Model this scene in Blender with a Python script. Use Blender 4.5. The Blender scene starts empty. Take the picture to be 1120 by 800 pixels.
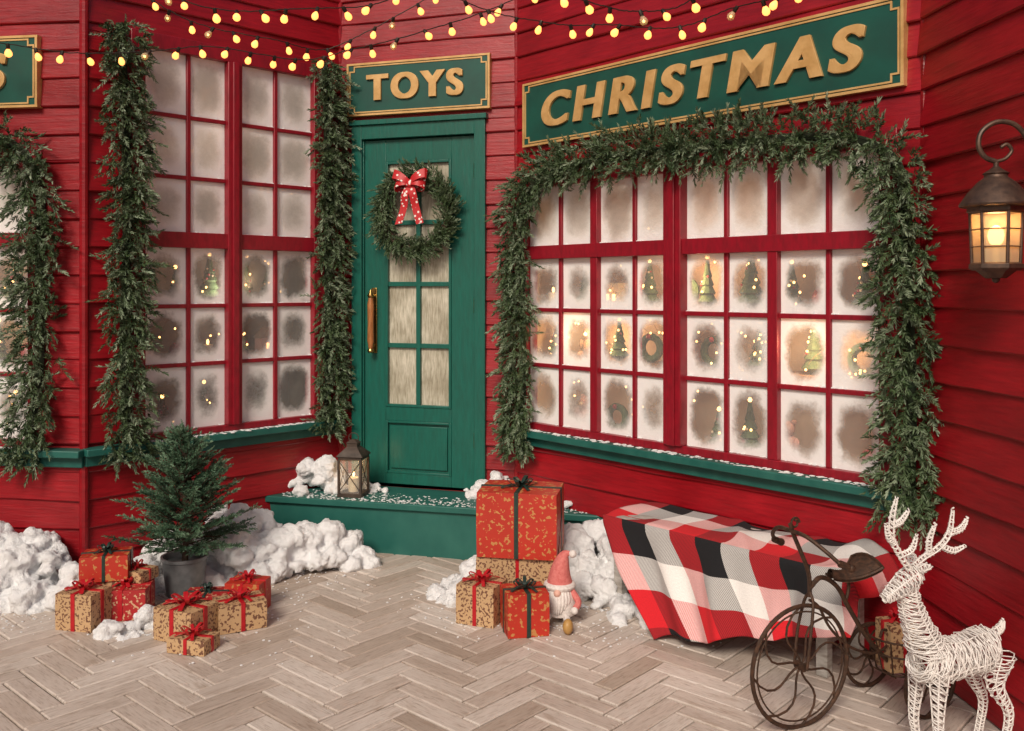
import bpy, bmesh, math, random
import numpy as np
from mathutils import Vector, Matrix
random.seed(7); rng=np.random.default_rng(11)
sc=bpy.context.scene
COL=sc.collection
R=math.radians

# ------------------------------------------------------------------ materials
def nt(name):
    m=bpy.data.materials.new(name); m.use_nodes=True
    n=m.node_tree.nodes; l=m.node_tree.links
    b=n['Principled BSDF']
    return m,n,l,b
def L4(c): return (c[0],c[1],c[2],1)
def mixcol(n,l,fac,a,b,blend='MIX'):
    x=n.new('ShaderNodeMix'); x.data_type='RGBA'; x.blend_type=blend
    for k,v in ((0,fac),(6,a),(7,b)):
        if isinstance(v,bpy.types.NodeSocket): l.new(v,x.inputs[k])
        elif k==0: x.inputs[0].default_value=v
        else: x.inputs[k].default_value=L4(v)
    return x.outputs[2]
def ramp(n,l,fac,stops,interp='LINEAR'):
    r=n.new('ShaderNodeValToRGB'); r.color_ramp.interpolation=interp
    e=r.color_ramp.elements
    while len(e)<len(stops): e.new(0.5)
    for i,(p,c) in enumerate(stops):
        e[i].position=p; e[i].color=L4(c) if len(c)==3 else c
    l.new(fac,r.inputs[0]); return r.outputs[0]
def math_(n,l,op,a,b=None,clamp=False,c=None):
    x=n.new('ShaderNodeMath'); x.operation=op; x.use_clamp=clamp
    for i,v in enumerate((a,b,c)):
        if v is None: continue
        if isinstance(v,(int,float)): x.inputs[i].default_value=v
        else: l.new(v,x.inputs[i])
    return x.outputs[0]
def noise(n,l,scale,detail=4,rough=.6,vec=None,stretch=None,coord='Object'):
    if vec is None:
        tc=n.new('ShaderNodeTexCoord'); vec=tc.outputs[coord]
    if stretch:
        mp=n.new('ShaderNodeMapping'); mp.inputs['Scale'].default_value=stretch
        l.new(vec,mp.inputs[0]); vec=mp.outputs[0]
    x=n.new('ShaderNodeTexNoise'); x.inputs['Scale'].default_value=scale
    x.inputs['Detail'].default_value=detail; x.inputs['Roughness'].default_value=rough
    l.new(vec,x.inputs['Vector']); return x.outputs['Fac']
def bump(n,l,b,h,strength=.3,dist=.01):
    x=n.new('ShaderNodeBump'); x.inputs['Strength'].default_value=strength
    x.inputs['Distance'].default_value=dist
    l.new(h,x.inputs['Height']); l.new(x.outputs[0],b.inputs['Normal'])
def simple(name,c1,c2=None,rough=.5,metal=0,scale=20,bs=.2,stretch=None,bd=.004,detail=3):
    m,n,l,b=nt(name); c2=c2 or tuple(x*.7 for x in c1)
    f=noise(n,l,scale,detail,.6,stretch=stretch)
    f2=ramp(n,l,f,[(.35,(0,0,0)),(.68,(1,1,1))])
    c=mixcol(n,l,f2,c1,c2)
    l.new(c,b.inputs['Base Color'])
    rr=math_(n,l,'MULTIPLY_ADD',f,.25,c=max(.03,rough-.12)); l.new(rr,b.inputs['Roughness'])
    b.inputs['Metallic'].default_value=metal
    if bs: bump(n,l,b,f,bs,bd)
    return m
def redboards():
    m,n,l,b=nt('red_painted_boards')
    g=n.new('ShaderNodeNewGeometry')
    f=noise(n,l,6,5,.65,stretch=(1,1,10)); f3=noise(n,l,2.2,3,.6)
    c=mixcol(n,l,ramp(n,l,f,[(.35,(0,0,0)),(.68,(1,1,1))]),(.375,.0065,.014),(.25,.0035,.009))
    c=mixcol(n,l,1.0,c,ramp(n,l,f3,[(.3,(.68,.64,.64)),(.65,(1,1,1))]),'MULTIPLY')
    k=math_(n,l,'MULTIPLY_ADD',g.outputs['Random Per Island'],.24,c=.86)
    cc=n.new('ShaderNodeVectorMath'); cc.operation='SCALE'; l.new(c,cc.inputs[0]); l.new(k,cc.inputs['Scale'])
    l.new(cc.outputs[0],b.inputs['Base Color'])
    l.new(math_(n,l,'MULTIPLY_ADD',f3,.3,c=.22),b.inputs['Roughness'])
    h=math_(n,l,'ADD',f,f3)
    bump(n,l,b,h,.5,.006); return m
RED=redboards()
REDF=simple('red_window_frame',(.29,.008,.02),(.20,.006,.014),.38,0,14,.3,(3,1,1),.004)
GREEN=simple('green_paint',(.008,.118,.088),(.006,.090,.066),.36,0,9,.3,(6,6,1),.004)
GREENS=simple('green_step_paint',(.008,.095,.078),(.018,.125,.10),.5,0,5,.35,(1,3,1),.004)
SIGN=simple('sign_green',(.008,.085,.062),(.006,.060,.045),.4,0,6,.15)
GOLD=simple('gold_letter_paint',(.70,.44,.18),(.52,.30,.10),.42,.15,12,.25)
BRASS=simple('brass',(.55,.36,.12),(.3,.18,.06),.3,1,40,.1)
WOODH=simple('handle_wood',(.45,.18,.06),(.28,.10,.03),.35,0,20,.2,(4,4,1))
BLACK=simple('black_iron',(.02,.018,.016),(.05,.035,.025),.5,.6,40,.4)
RUST=simple('rusty_iron',(.045,.028,.02),(.11,.055,.032),.6,.5,60,.6)
BRONZE=simple('aged_bronze',(.075,.05,.04),(.14,.085,.06),.5,.6,30,.4)
WHITEW=simple('white_wire',(.85,.82,.79),(.74,.70,.66),.5,0,50,.2)
BENCHW=simple('weathered_bench_paint',(.5,.48,.45),(.28,.25,.22),.6,0,15,.3,(1,1,4))
ZINC=simple('zinc_pot',(.26,.27,.28),(.15,.16,.17),.45,.6,12,.3)
BARK=simple('bark',(.07,.04,.025),(.035,.02,.012),.9,0,30,.8)
RIBR=simple('red_ribbon',(.5,.012,.02),(.38,.006,.012),.38,0,40,.1)
RIBD=simple('dark_green_ribbon',(.012,.03,.025),(.02,.045,.035),.4,0,40,.1)
CREAM=simple('interior_wall',(.72,.56,.40),(.46,.31,.19),.8,0,2.2,.1)
GREYI=simple('interior_wall_grey',(.36,.32,.26),(.15,.13,.10),.8,0,2.5,.1)
DARKI=simple('display_toy_brown',(.16,.09,.05),(.28,.17,.10),.8,0,8,.1)
TOYR=simple('display_ornament_red',(.45,.04,.04),(.3,.02,.02),.35,0,8,.1)
TOYP=simple('display_toy_pink',(.70,.42,.36),(.58,.32,.28),.7,0,8,.1)
TOYG=simple('display_tree_green',(.05,.10,.04),(.10,.15,.07),.8,0,60,.8)
WAX=simple('candle_wax',(.8,.68,.48),(.7,.58,.4),.5,0,10,.1)
PLUSH=simple('gnome_plush_white',(.78,.73,.70),(.62,.57,.54),.9,0,80,.9)
PINK=simple('gnome_hat_felt',(.64,.20,.18),(.52,.12,.11),.9,0,60,.4)
SKIN=simple('gnome_nose',(.75,.45,.35),(.7,.4,.32),.6,0,20,.1)
TANB=simple('gnome_boot_leather',(.45,.26,.08),(.35,.18,.05),.5,0,20,.2)
GROUT=simple('ground_grout',(.20,.16,.13),(.13,.10,.08),.9,0,30,.6,None,.01)
ROOF=simple('roof_felt',(.05,.05,.055),(.03,.03,.03),.9,0,10,.3)
def woodi(): return simple('shelf_wood',(.30,.17,.09),(.2,.11,.05),.6,0,10,.2,(1,6,6))
SHELF=woodi()

def emis(name,col,s,samp='NONE'):
    m,n,l,b=nt(name); b.inputs['Base Color'].default_value=L4(col)
    b.inputs['Emission Color'].default_value=L4(col); b.inputs['Emission Strength'].default_value=s
    m.cycles.emission_sampling=samp
    return m
BULB=emis('warm_bulb',(1,.35,.09),2.5)
BULBC=emis('warm_bulb_filament',(1,.62,.25),6)
FAIRY=emis('fairy_light',(1,.50,.16),6)
FLAME=emis('lantern_bulb',(1,.60,.28),4)

def snowmat():
    m,n,l,b=nt('snow')
    f=noise(n,l,22,5,.75)
    l.new(ramp(n,l,f,[(.3,(.86,.86,.87)),(.7,(.96,.96,.97))]),b.inputs['Base Color'])
    b.inputs['Roughness'].default_value=.85
    f2=noise(n,l,110,4,.75); s=math_(n,l,'ADD',f,f2); bump(n,l,b,s,.9,.012); return m
SNOW=snowmat()

def tilemat():
    m,n,l,b=nt('whitewashed_paver')
    g=n.new('ShaderNodeNewGeometry'); tc=n.new('ShaderNodeTexCoord')
    uv=n.new('ShaderNodeUVMap'); uv.uv_map='UVMap'
    cx=n.new('ShaderNodeCombineXYZ'); k=math_(n,l,'MULTIPLY',g.outputs['Random Per Island'],57.0); l.new(k,cx.inputs[2])
    va=n.new('ShaderNodeVectorMath'); l.new(uv.outputs[0],va.inputs[0]); l.new(cx.outputs[0],va.inputs[1])
    grain=noise(n,l,16,5,.7,vec=va.outputs[0],stretch=(1,9,1))
    wear=noise(n,l,7,4,.7,vec=va.outputs[0],stretch=(1,2.5,1))
    blot=noise(n,l,1.6,3,.6,vec=tc.outputs['Object'])
    c=ramp(n,l,g.outputs['Random Per Island'],[(0,(.48,.40,.335)),(.3,(.62,.54,.48)),(1,(.75,.69,.635))])
    gr=ramp(n,l,grain,[(.30,(.42,.35,.30)),(.48,(.87,.84,.82)),(.75,(1,1,1))])
    c=mixcol(n,l,.8,c,gr,'MULTIPLY')
    wr=ramp(n,l,wear,[(.56,(0,0,0)),(.72,(.6,.6,.6))]); c=mixcol(n,l,wr,c,(.40,.31,.24))
    bl=ramp(n,l,blot,[(.3,(.82,.80,.78)),(.65,(1,1,1))])
    c=mixcol(n,l,1.0,c,bl,'MULTIPLY')
    l.new(c,b.inputs['Base Color']); b.inputs['Roughness'].default_value=.58
    bump(n,l,b,grain,.4,.004); return m
TILE=tilemat()

def needlemat(name,dark,mid,pale):
    m,n,l,b=nt(name)
    a=n.new('ShaderNodeAttribute'); a.attribute_name='tone'
    g=n.new('ShaderNodeNewGeometry')
    t=math_(n,l,'MULTIPLY_ADD',g.outputs['Random Per Island'],.22); l.new(a.outputs['Fac'],t.node.inputs[2])
    c=ramp(n,l,t,[(0,dark),(.42,mid),(.78,tuple((x+y)/2 for x,y in zip(mid,pale))),(1.0,pale)])
    l.new(c,b.inputs['Base Color']); b.inputs['Roughness'].default_value=.55
    return m
NEED=needlemat('garland_needles',(.016,.040,.014),(.072,.118,.046),(.24,.30,.20))
NEEDT=needlemat('fir_needles',(.014,.045,.022),(.06,.13,.07),(.17,.27,.17))

def frost(name,lo,hi,fog,tint):
    m,n,l,b=nt(name)
    out=[x for x in n if x.type=='OUTPUT_MATERIAL'][0]
    uv=n.new('ShaderNodeUVMap'); uv.uv_map='UVMap'
    sx=n.new('ShaderNodeSeparateXYZ'); l.new(uv.outputs[0],sx.inputs[0])
    g=n.new('ShaderNodeNewGeometry'); rnd=g.outputs['Random Per Island']
    nz=noise(n,l,9,4,.65); nz2=noise(n,l,38,4,.7)
    def ax(s):
        a=math_(n,l,'MULTIPLY_ADD',s,2,c=-1)
        o=math_(n,l,'MULTIPLY_ADD',nz,.6,c=-.3)
        a=math_(n,l,'ADD',a,o)
        a=math_(n,l,'ABSOLUTE',a); return math_(n,l,'POWER',a,2.6)
    r=math_(n,l,'ADD',ax(sx.outputs[0]),ax(sx.outputs[1]))
    r=math_(n,l,'ADD',r,math_(n,l,'MULTIPLY',rnd,.42))
    e=math_(n,l,'MULTIPLY_ADD',nz2,.35,c=-.17)
    r=math_(n,l,'ADD',r,e)
    mr=n.new('ShaderNodeMapRange'); mr.interpolation_type='SMOOTHSTEP'
    mr.inputs[1].default_value=lo; mr.inputs[2].default_value=hi; mr.inputs[3].default_value=fog; mr.inputs[4].default_value=.98
    l.new(r,mr.inputs[0])
    fr=n.new('ShaderNodeBsdfPrincipled'); fr.inputs['Roughness'].default_value=.55
    ed=n.new('ShaderNodeMapRange'); ed.inputs[1].default_value=.4; ed.inputs[2].default_value=1.1; l.new(r,ed.inputs[0])
    cc=mixcol(n,l,ed.outputs[0],tint,(.96,.955,.95)); l.new(cc,fr.inputs['Base Color'])
    bp=n.new('ShaderNodeBump'); bp.inputs['Strength'].default_value=.5; bp.inputs['Distance'].default_value=.006; l.new(nz2,bp.inputs['Height']); l.new(bp.outputs[0],fr.inputs['Normal'])
    tl=n.new('ShaderNodeBsdfTranslucent'); tl.inputs[0].default_value=L4(tint)
    m1=n.new('ShaderNodeMixShader'); m1.inputs[0].default_value=.12; l.new(fr.outputs[0],m1.inputs[1]); l.new(tl.outputs[0],m1.inputs[2])
    tr=n.new('ShaderNodeBsdfTransparent'); tr.inputs[0].default_value=(.93,.93,.92,1)
    gl=n.new('ShaderNodeBsdfGlossy'); gl.inputs['Roughness'].default_value=.12; gl.inputs[0].default_value=(.8,.8,.8,1)
    m2=n.new('ShaderNodeMixShader'); m2.inputs[0].default_value=.06; l.new(tr.outputs[0],m2.inputs[1]); l.new(gl.outputs[0],m2.inputs[2])
    m3=n.new('ShaderNodeMixShader'); l.new(mr.outputs[0],m3.inputs[0]); l.new(m2.outputs[0],m3.inputs[1]); l.new(m1.outputs[0],m3.inputs[2])
    l.new(m3.outputs[0],out.inputs['Surface']); n.remove(b)
    return m
FROST=frost('frosted_pane',.26,.90,.16,(.88,.87,.84))
FROSTU=frost('heavily_frosted_pane',-.05,.95,.42,(.86,.82,.76))
def doorglass():
    m,n,l,b=nt('reeded_door_glass')
    f=noise(n,l,30,4,.6,stretch=(3.5,3.5,.5)); g=noise(n,l,5,3,.5)
    c=ramp(n,l,f,[(.3,(.40,.37,.29)),(.7,(.74,.70,.60))])
    c=mixcol(n,l,1,c,ramp(n,l,g,[(.35,(.62,.60,.54)),(.65,(1.0,1.0,.97))]),'MULTIPLY'); l.new(c,b.inputs['Base Color'])
    b.inputs['Roughness'].default_value=.22; bump(n,l,b,f,.6,.006); return m
DGLASS=doorglass()
def lglass(name,col,a=.6):
    m,n,l,b=nt(name); out=[x for x in n if x.type=='OUTPUT_MATERIAL'][0]
    tr=n.new('ShaderNodeBsdfTransparent'); tr.inputs[0].default_value=L4(col)
    b.inputs['Base Color'].default_value=L4(col); b.inputs['Roughness'].default_value=.1
    mx=n.new('ShaderNodeMixShader'); mx.inputs[0].default_value=a
    l.new(b.outputs[0],mx.inputs[2]); l.new(tr.outputs[0],mx.inputs[1]); l.new(mx.outputs[0],out.inputs[0]); return m
LGLASS=lglass('lantern_glass',(.85,.72,.5),.35)
CGLASS=lglass('clear_lantern_glass',(.92,.9,.86),.15)

def paper(name,base,ink,scale,thr):
    m,n,l,b=nt(name)
    f=noise(n,l,scale*1.3,3,.5)
    c=ramp(n,l,f,[(thr-.02,(0,0,0)),(thr,(1,1,1))])
    w=noise(n,l,scale*2.6,2,.4); c2=ramp(n,l,w,[(.52,(0,0,0)),(.54,(1,1,1))])
    mm=math_(n,l,'MULTIPLY',c,c2)
    big=noise(n,l,4,3,.5); bb=ramp(n,l,big,[(.3,tuple(x*.82 for x in base)),(.7,base)])
    col=mixcol(n,l,mm,bb,ink); l.new(col,b.inputs['Base Color']); b.inputs['Roughness'].default_value=.5
    bump(n,l,b,big,.25,.012); return m
KRAFT=paper('kraft_printed_paper',(.56,.36,.19),(.16,.07,.04),36,.50)
REDP=paper('red_printed_paper',(.50,.030,.014),(.50,.22,.07),26,.57)
REDP2=paper('crimson_printed_paper',(.42,.018,.02),(.60,.38,.22),34,.56)

def plaid():
    m,n,l,b=nt('buffalo_plaid_wool')
    uv=n.new('ShaderNodeUVMap'); uv.uv_map='UVMap'; sx=n.new('ShaderNodeSeparateXYZ'); l.new(uv.outputs[0],sx.inputs[0])
    P_=.40
    def fr(s,off):
        a=math_(n,l,'ADD',s,off); a=math_(n,l,'MULTIPLY',a,1/P_); return math_(n,l,'FRACT',a)
    def st(a): return ramp(n,l,a,[(0,(.66,.013,.022)),(.3333,(.008,.008,.010)),(.6667,(.86,.83,.80))],'CONSTANT')
    A=st(fr(sx.outputs[0],.02)); B=st(fr(sx.outputs[1],.175))
    # twill weave: warp and weft alternate thread by thread
    w=math_(n,l,'ADD',sx.outputs[0],sx.outputs[1]); w=math_(n,l,'MULTIPLY',w,140.0); w=math_(n,l,'FRACT',w); w=ramp(n,l,w,[(.35,(.32,.32,.32)),(.65,(.68,.68,.68))])
    c=mixcol(n,l,w,A,B)
    f=noise(n,l,160,3,.6,vec=uv.outputs[0]); c=mixcol(n,l,.35,c,ramp(n,l,f,[(.3,(.55,.55,.55)),(.7,(1,1,1))]),'MULTIPLY')
    l.new(c,b.inputs['Base Color']); b.inputs['Roughness'].default_value=.95
    bump(n,l,b,f,.5,.003); return m
PLAID=plaid()
def dotrib():
    m,n,l,b=nt('dotted_bow_ribbon')
    v=n.new('ShaderNodeTexVoronoi'); v.inputs['Scale'].default_value=42
    tc=n.new('ShaderNodeTexCoord'); l.new(tc.outputs['Object'],v.inputs['Vector'])
    c=ramp(n,l,v.outputs['Distance'],[(.26,(.85,.8,.75)),(.32,(.5,.015,.02))]); l.new(c,b.inputs['Base Color']); b.inputs['Roughness'].default_value=.5
    return m
DOTR=dotrib()

# ------------------------------------------------------------------ mesh builder
class MB:
    def __init__(s): s.v=[];s.f=[];s.m=[];s.uv=[];s.T=Matrix.Identity(4)
    def add(s,vs,fs,mat=0,uvs=None):
        o=len(s.v); T=s.T
        s.v+= [tuple(T@Vector(p)) for p in vs]
        for i,f in enumerate(fs):
            s.f.append(tuple(a+o for a in f)); s.m.append(mat)
            s.uv.append(uvs[i] if uvs else [(0,0)]*len(f))
    def box(s,x0,x1,y0,y1,z0,z1,mat=0,c=0):
        s.add([(x0,y0,z0),(x1,y0,z0),(x1,y1,z0),(x0,y1,z0),(x0,y0,z1),(x1,y0,z1),(x1,y1,z1),(x0,y1,z1)],
          [(0,3,2,1),(4,5,6,7),(0,1,5,4),(1,2,6,5),(2,3,7,6),(3,0,4,7)],mat)
    def tube(s,pts,r,mat=0,seg=8,closed=False,cap=True):
        pts=[Vector(p) for p in pts]; n=len(pts)
        rs=r if isinstance(r,(list,tuple)) else [r]*n
        vs=[];fs=[]; prev=None
        for i,p in enumerate(pts):
            if closed: t=(pts[(i+1)%n]-pts[i-1])
            else: t=pts[min(i+1,n-1)]-pts[max(i-1,0)]
            if t.length<1e-9: t=Vector((0,0,1))
            t.normalize()
            if prev is None:
                a=Vector((0,0,1)) if abs(t.z)<.9 else Vector((1,0,0)); u=t.cross(a).normalized()
            else:
                u=prev-t*prev.dot(t)
                if u.length<1e-6: u=t.cross(Vector((0,0,1)))
                u.normalize()
            prev=u; w=t.cross(u)
            for k in range(seg):
                an=2*math.pi*k/seg; vs.append(p+(u*math.cos(an)+w*math.sin(an))*rs[i])
        m=n if closed else n-1
        for i in range(m):
            j=(i+1)%n
            for k in range(seg):
                k2=(k+1)%seg; fs.append((i*seg+k,i*seg+k2,j*seg+k2,j*seg+k))
        if cap and not closed:
            fs.append(tuple(range(seg))[::-1]); fs.append(tuple((n-1)*seg+k for k in range(seg)))
        s.add(vs,fs,mat)
    def lathe(s,prof,mat=0,seg=16,ang=0,center=(0,0,0)):
        vs=[];fs=[];c=Vector(center)
        for r,z in prof:
            for k in range(seg):
                a=ang+2*math.pi*k/seg; vs.append(c+Vector((r*math.cos(a),r*math.sin(a),z)))
        for i in range(len(prof)-1):
            for k in range(seg):
                k2=(k+1)%seg; fs.append((i*seg+k,i*seg+k2,(i+1)*seg+k2,(i+1)*seg+k))
        fs.append(tuple(range(seg))[::-1]); fs.append(tuple((len(prof)-1)*seg+k for k in range(seg)))
        s.add(vs,fs,mat)
    def ball(s,c,r,mat=0,seg=12,rings=8,sc=(1,1,1)):
        pr=[(max(1e-4,math.sin(math.pi*i/rings))*r,-math.cos(math.pi*i/rings)*r) for i in range(rings+1)]
        old=s.T; s.T=old@Matrix.Translation(c)@Matrix.Diagonal((*sc,1)); s.lathe(pr,mat,seg); s.T=old
    def strip(s,pts,wv,w,mat=0,th=.0015):
        vs=[];fs=[];n=len(pts); pts=[Vector(p) for p in pts]
        ws=w if isinstance(w,(list,tuple)) else [w]*n
        for i,p in enumerate(pts):
            t=(pts[min(i+1,n-1)]-pts[max(i-1,0)]).normalized()
            x=(wv[i] if isinstance(wv,list) else Vector(wv)).normalized(); nn=t.cross(x).normalized()*th
            for a,b in ((-1,-1),(1,-1),(1,1),(-1,1)): vs.append(p+x*ws[i]/2*a+nn*b)
        for i in range(n-1):
            for k in range(4):
                k2=(k+1)%4; fs.append((i*4+k,i*4+k2,i*4+4+k2,i*4+4+k))
        fs.append((0,3,2,1)); fs.append((n*4-4,n*4-3,n*4-2,n*4-1)); s.add(vs,fs,mat)
    def build(s,name,mats,smooth=True,bevel=0,parent=None,mat4=None,angle=35,seg=2):
        me=bpy.data.meshes.new(name); me.from_pydata(s.v,[],s.f)
        for m in mats: me.materials.append(m)
        me.polygons.foreach_set('material_index',s.m)
        ul=me.uv_layers.new(name='UVMap'); flat=[c for f in s.uv for p in f for c in p]
        ul.data.foreach_set('uv',flat)
        if smooth: me.shade_smooth(); me.set_sharp_from_angle(angle=R(angle))
        me.update()
        ob=bpy.data.objects.new(name,me); COL.objects.link(ob)
        if mat4 is not None: ob.matrix_world=mat4
        if parent: ob.parent=parent
        if bevel:
            b=ob.modifiers.new('bevel','BEVEL'); b.width=bevel; b.segments=seg; b.limit_method='ANGLE'; b.angle_limit=R(40)
        return ob
def empty(name,loc=(0,0,0)):
    e=bpy.data.objects.new(name,None); e.location=loc; COL.objects.link(e); return e
def crom(P,n=12):
    P=[Vector(p) for p in P]; Q=[P[0]*2-P[1]]+P+[P[-1]*2-P[-2]]; out=[]
    for i in range(1,len(Q)-2):
        a,b,c,d=Q[i-1:i+3]
        for k in range(n):
            t=k/n; out.append(.5*((2*b)+(c-a)*t+(2*a-5*b+4*c-d)*t*t+(3*b-a-3*c+d)*t**3))
    out.append(P[-1]); return out

# ------------------------------------------------------------------ wall segments (plan)
class Seg:
    def __init__(s,A,B):
        s.A=Vector((A[0],A[1],0)); s.B=Vector((B[0],B[1],0)); d=s.B-s.A; s.L=d.length; s.u=d.normalized()
        s.M=Matrix.Translation(s.A)@Matrix.Rotation(math.atan2(d.y,d.x),4,'Z')
    def p(s,a,d,z): return s.M@Vector((a,-d,z))     # d = distance in front of the wall
P0=(-3.9,4.85);P1=(-2.157,4.61);P2=(-1.07,5.70);P3=(.03,5.35);P4=(1.627,3.616);P5=(1.93,.2)
L1=Seg(P0,P1);L2=Seg(P1,P2);DW=Seg(P2,P3);RW=Seg(P3,P4);RR=Seg(P4,P5);L0=Seg((-4.9,.5),P0)
H=3.7
shop=empty('toy_shop_building')
def boards(seg,openings,zoff=0,pitch=.142,z0=0):
    mb=MB(); z=z0+zoff; 
    while z<H:
        zt=z+pitch; bps=sorted({z,zt}|{q for o in openings for q in (o[2],o[3]) if z<q<zt})
        jit=random.uniform(-.003,.003)
        for a,b in zip(bps[:-1],bps[1:]):
            iv=[(0,seg.L)]; mid=(a+b)/2
            for o in openings:
                if o[2]<mid<o[3]:
                    nv=[]
                    for x0,x1 in iv:
                        if o[1]<=x0 or o[0]>=x1: nv.append((x0,x1)); continue
                        if o[0]>x0: nv.append((x0,o[0]))
                        if o[1]<x1: nv.append((o[1],x1))
                    iv=nv
            for x0,x1 in iv:
                def dd(q): return -(.021+jit-.013*(q-z)/pitch)
                n=max(1,int((x1-x0)/.12)); vs=[];fs=[]
                for i in range(n+1):
                    x=x0+(x1-x0)*i/n; w=.0018*math.sin(x*6+z*31)+random.uniform(-.0006,.0006)
                    ja=(w*.7+random.uniform(-.0005,.0005)) if a==z else 0
                    vs+=[(x,.03,a),(x,dd(a)+w+.003,a+ja),(x,dd(a+.006)-.002+w,a+.006+ja),(x,dd(b)+w,b),(x,.03,b)]
                for i in range(n):
                    for k in range(4):
                        fs.append((i*5+k,i*5+5+k,i*5+6+k,i*5+1+k))
                fs.append((0,1,2,3,4)); fs.append(tuple(n*5+k for k in (4,3,2,1,0)))
                mb.add(vs,fs)
        z=zt
    return mb.build('clapboard_wall',[RED],True,0,shop,seg.M,25)
WR=(.07,2.22,.70,2.10); WL=(.27,1.36,.70,2.80); W1=(.34,1.50,.70,2.14); DO=(.10,.97,.29,2.495)
boards(L1,[W1],.0); boards(L2,[WL],.0015); boards(DW,[DO],.003); boards(RW,[WR],.0005); boards(RR,[],.002); boards(L0,[],.0025)
mb=MB(); mb.tube([(P1[0]+.005,P1[1]-.012,0),(P1[0]+.005,P1[1]-.012,H)],.022,0,10); 
for q in (P2,P3,P4): mb.tube([(q[0]-.0,q[1]-.012,0),(q[0],q[1]-.012,H)],.016,0,8)
mb.build('corner_post',[RED],parent=shop)
mb=MB()
outer=[L0.A]+[Vector((*p,0)) for p in (P0,P1,P2,P3,P4,P5)]; back=[Vector((3.2,.2,0)),Vector((3.2,7.5,0)),Vector((-6.2,7.5,0)),Vector((-6.2,.5,0))]
ring=[(p.x,p.y) for p in outer+back]; n=len(ring)
mb.add([(x,y,H) for x,y in ring]+[(x,y,H+.12) for x,y in ring],[tuple(range(n))[::-1],tuple(range(n,2*n))]+[(i,(i+1)%n,n+(i+1)%n,n+i) for i in range(n)])
ks=[(ring[i],ring[i+1]) for i in range(len(outer)-1,n-1)]+[(ring[-1],ring[0])]
for a,b in ks:
    mb.add([(a[0],a[1],0),(b[0],b[1],0),(b[0],b[1],H),(a[0],a[1],H)],[(0,1,2,3)],1)
mb.build('roof_and_rear_walls',[ROOF,RED],False,parent=shop)

PANES=[]
def window(seg,W,vb,hb,up_z,name,wallm):
    mb=MB(); s0,s1,z0,z1=W
    mb.box(s0-.045,s0+.03,-.032,.07,z0-.01,z1+.05,0); mb.box(s1-.03,s1+.045,-.032,.07,z0-.01,z1+.05,0)
    mb.box(s0+.03,s1-.03,-.030,.07,z1-.03,z1+.05,0); mb.box(s0+.03,s1-.03,-.026,.07,z0-.01,z0+.03,0)
    for p,w,d in vb: mb.box(p-w/2,p+w/2,-d,.05,z0+.03,z1-.03,0)
    for p,w,d in vb:
        if w>.08: mb.box(p-w*.22,p+w*.22,-d-.014,-d+.002,z0+.03,z1-.03,0)
    for p,w,d in hb: mb.box(s0+.03,s1-.03,-d,.048,p-w/2,p+w/2,0)
    mb.build(name+'_frame',[REDF],True,.003,shop,seg.M)
    g=MB(); xs=[(s0,.06)]+[(p,w) for p,w,d in vb]+[(s1,.06)]; zs=[(z0,.06)]+[(p,w) for p,w,d in hb]+[(z1,.06)]
    xs.sort();zs.sort()
    for (xa,wa),(xb,wb) in zip(xs[:-1],xs[1:]):
        for (za,ha),(zb,hb_) in zip(zs[:-1],zs[1:]):
            x0=xa+wa/2-.002;x1=xb-wb/2+.002;q0=za+ha/2-.002;q1=zb-hb_/2+.002
            tx=random.uniform(-.0015,.0015); PANES.append((seg,x0,x1,q0,q1))
            g.add([(x0,.012+tx,q0),(x1,.012-tx,q0),(x1,.012,q1),(x0,.012,q1)],[(0,1,2,3)],1 if q0>up_z else 0,[[(0,0),(1,0),(1,1),(0,1)]])
    g.build(name+'_glass',[FROST,FROSTU],False,0,shop,seg.M)
    n=MB(); a,b,c,d=s0-.03,s1+.03,z0-.03,z1+.04; D=.36
    n.add([(a,.06,c),(b,.06,c),(b,.06,d),(a,.06,d),(a,D,c),(b,D,c),(b,D,d),(a,D,d)],[(4,5,6,7),(0,1,5,4),(3,7,6,2),(0,4,7,3),(1,2,6,5)])
    n.build(name+'_interior',[wallm],False,0,shop,seg.M)
tk=.022
window(RW,WR,[(1.155,.105,.045),(.62,.05,.022),(1.695,.05,.022),(.355,tk,.006),(.885,tk,.006),(1.44,tk,.006),(1.955,tk,.006)],
   [(1.70,.075,.028),(1.06,tk,.004),(1.375,tk,.004)],1.7,'display_window',CREAM)
window(L2,WL,[(.81,.085,.036),(.55,tk,.006),(1.085,tk,.006)],
   [(1.76,.085,.028),(1.08,tk,.004),(1.40,tk,.004),(2.10,tk,.004),(2.43,tk,.004)],1.76,'tall_window',GREYI)
window(L1,W1,[(.92,.085,.036),(.63,tk,.006),(1.22,tk,.006)],[(1.745,.07,.028),(1.06,tk,.004),(1.385,tk,.004)],1.75,'bay_window',CREAM)
mb=MB()
for seg,a,b,zo in ((L1,0,L1.L+.03,0),(L2,-.02,1.50,.003),(RW,.02,2.30,0)):
    mb.T=seg.M; mb.box(a,b,-.095,.0,.655+zo,.692+zo,0); mb.box(a+.01,b-.01,-.05,.0,.60+zo,.655+zo,0)
mb.T=Matrix.Identity(4); mb.build('window_sill',[GREENS],True,.005,shop)
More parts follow.
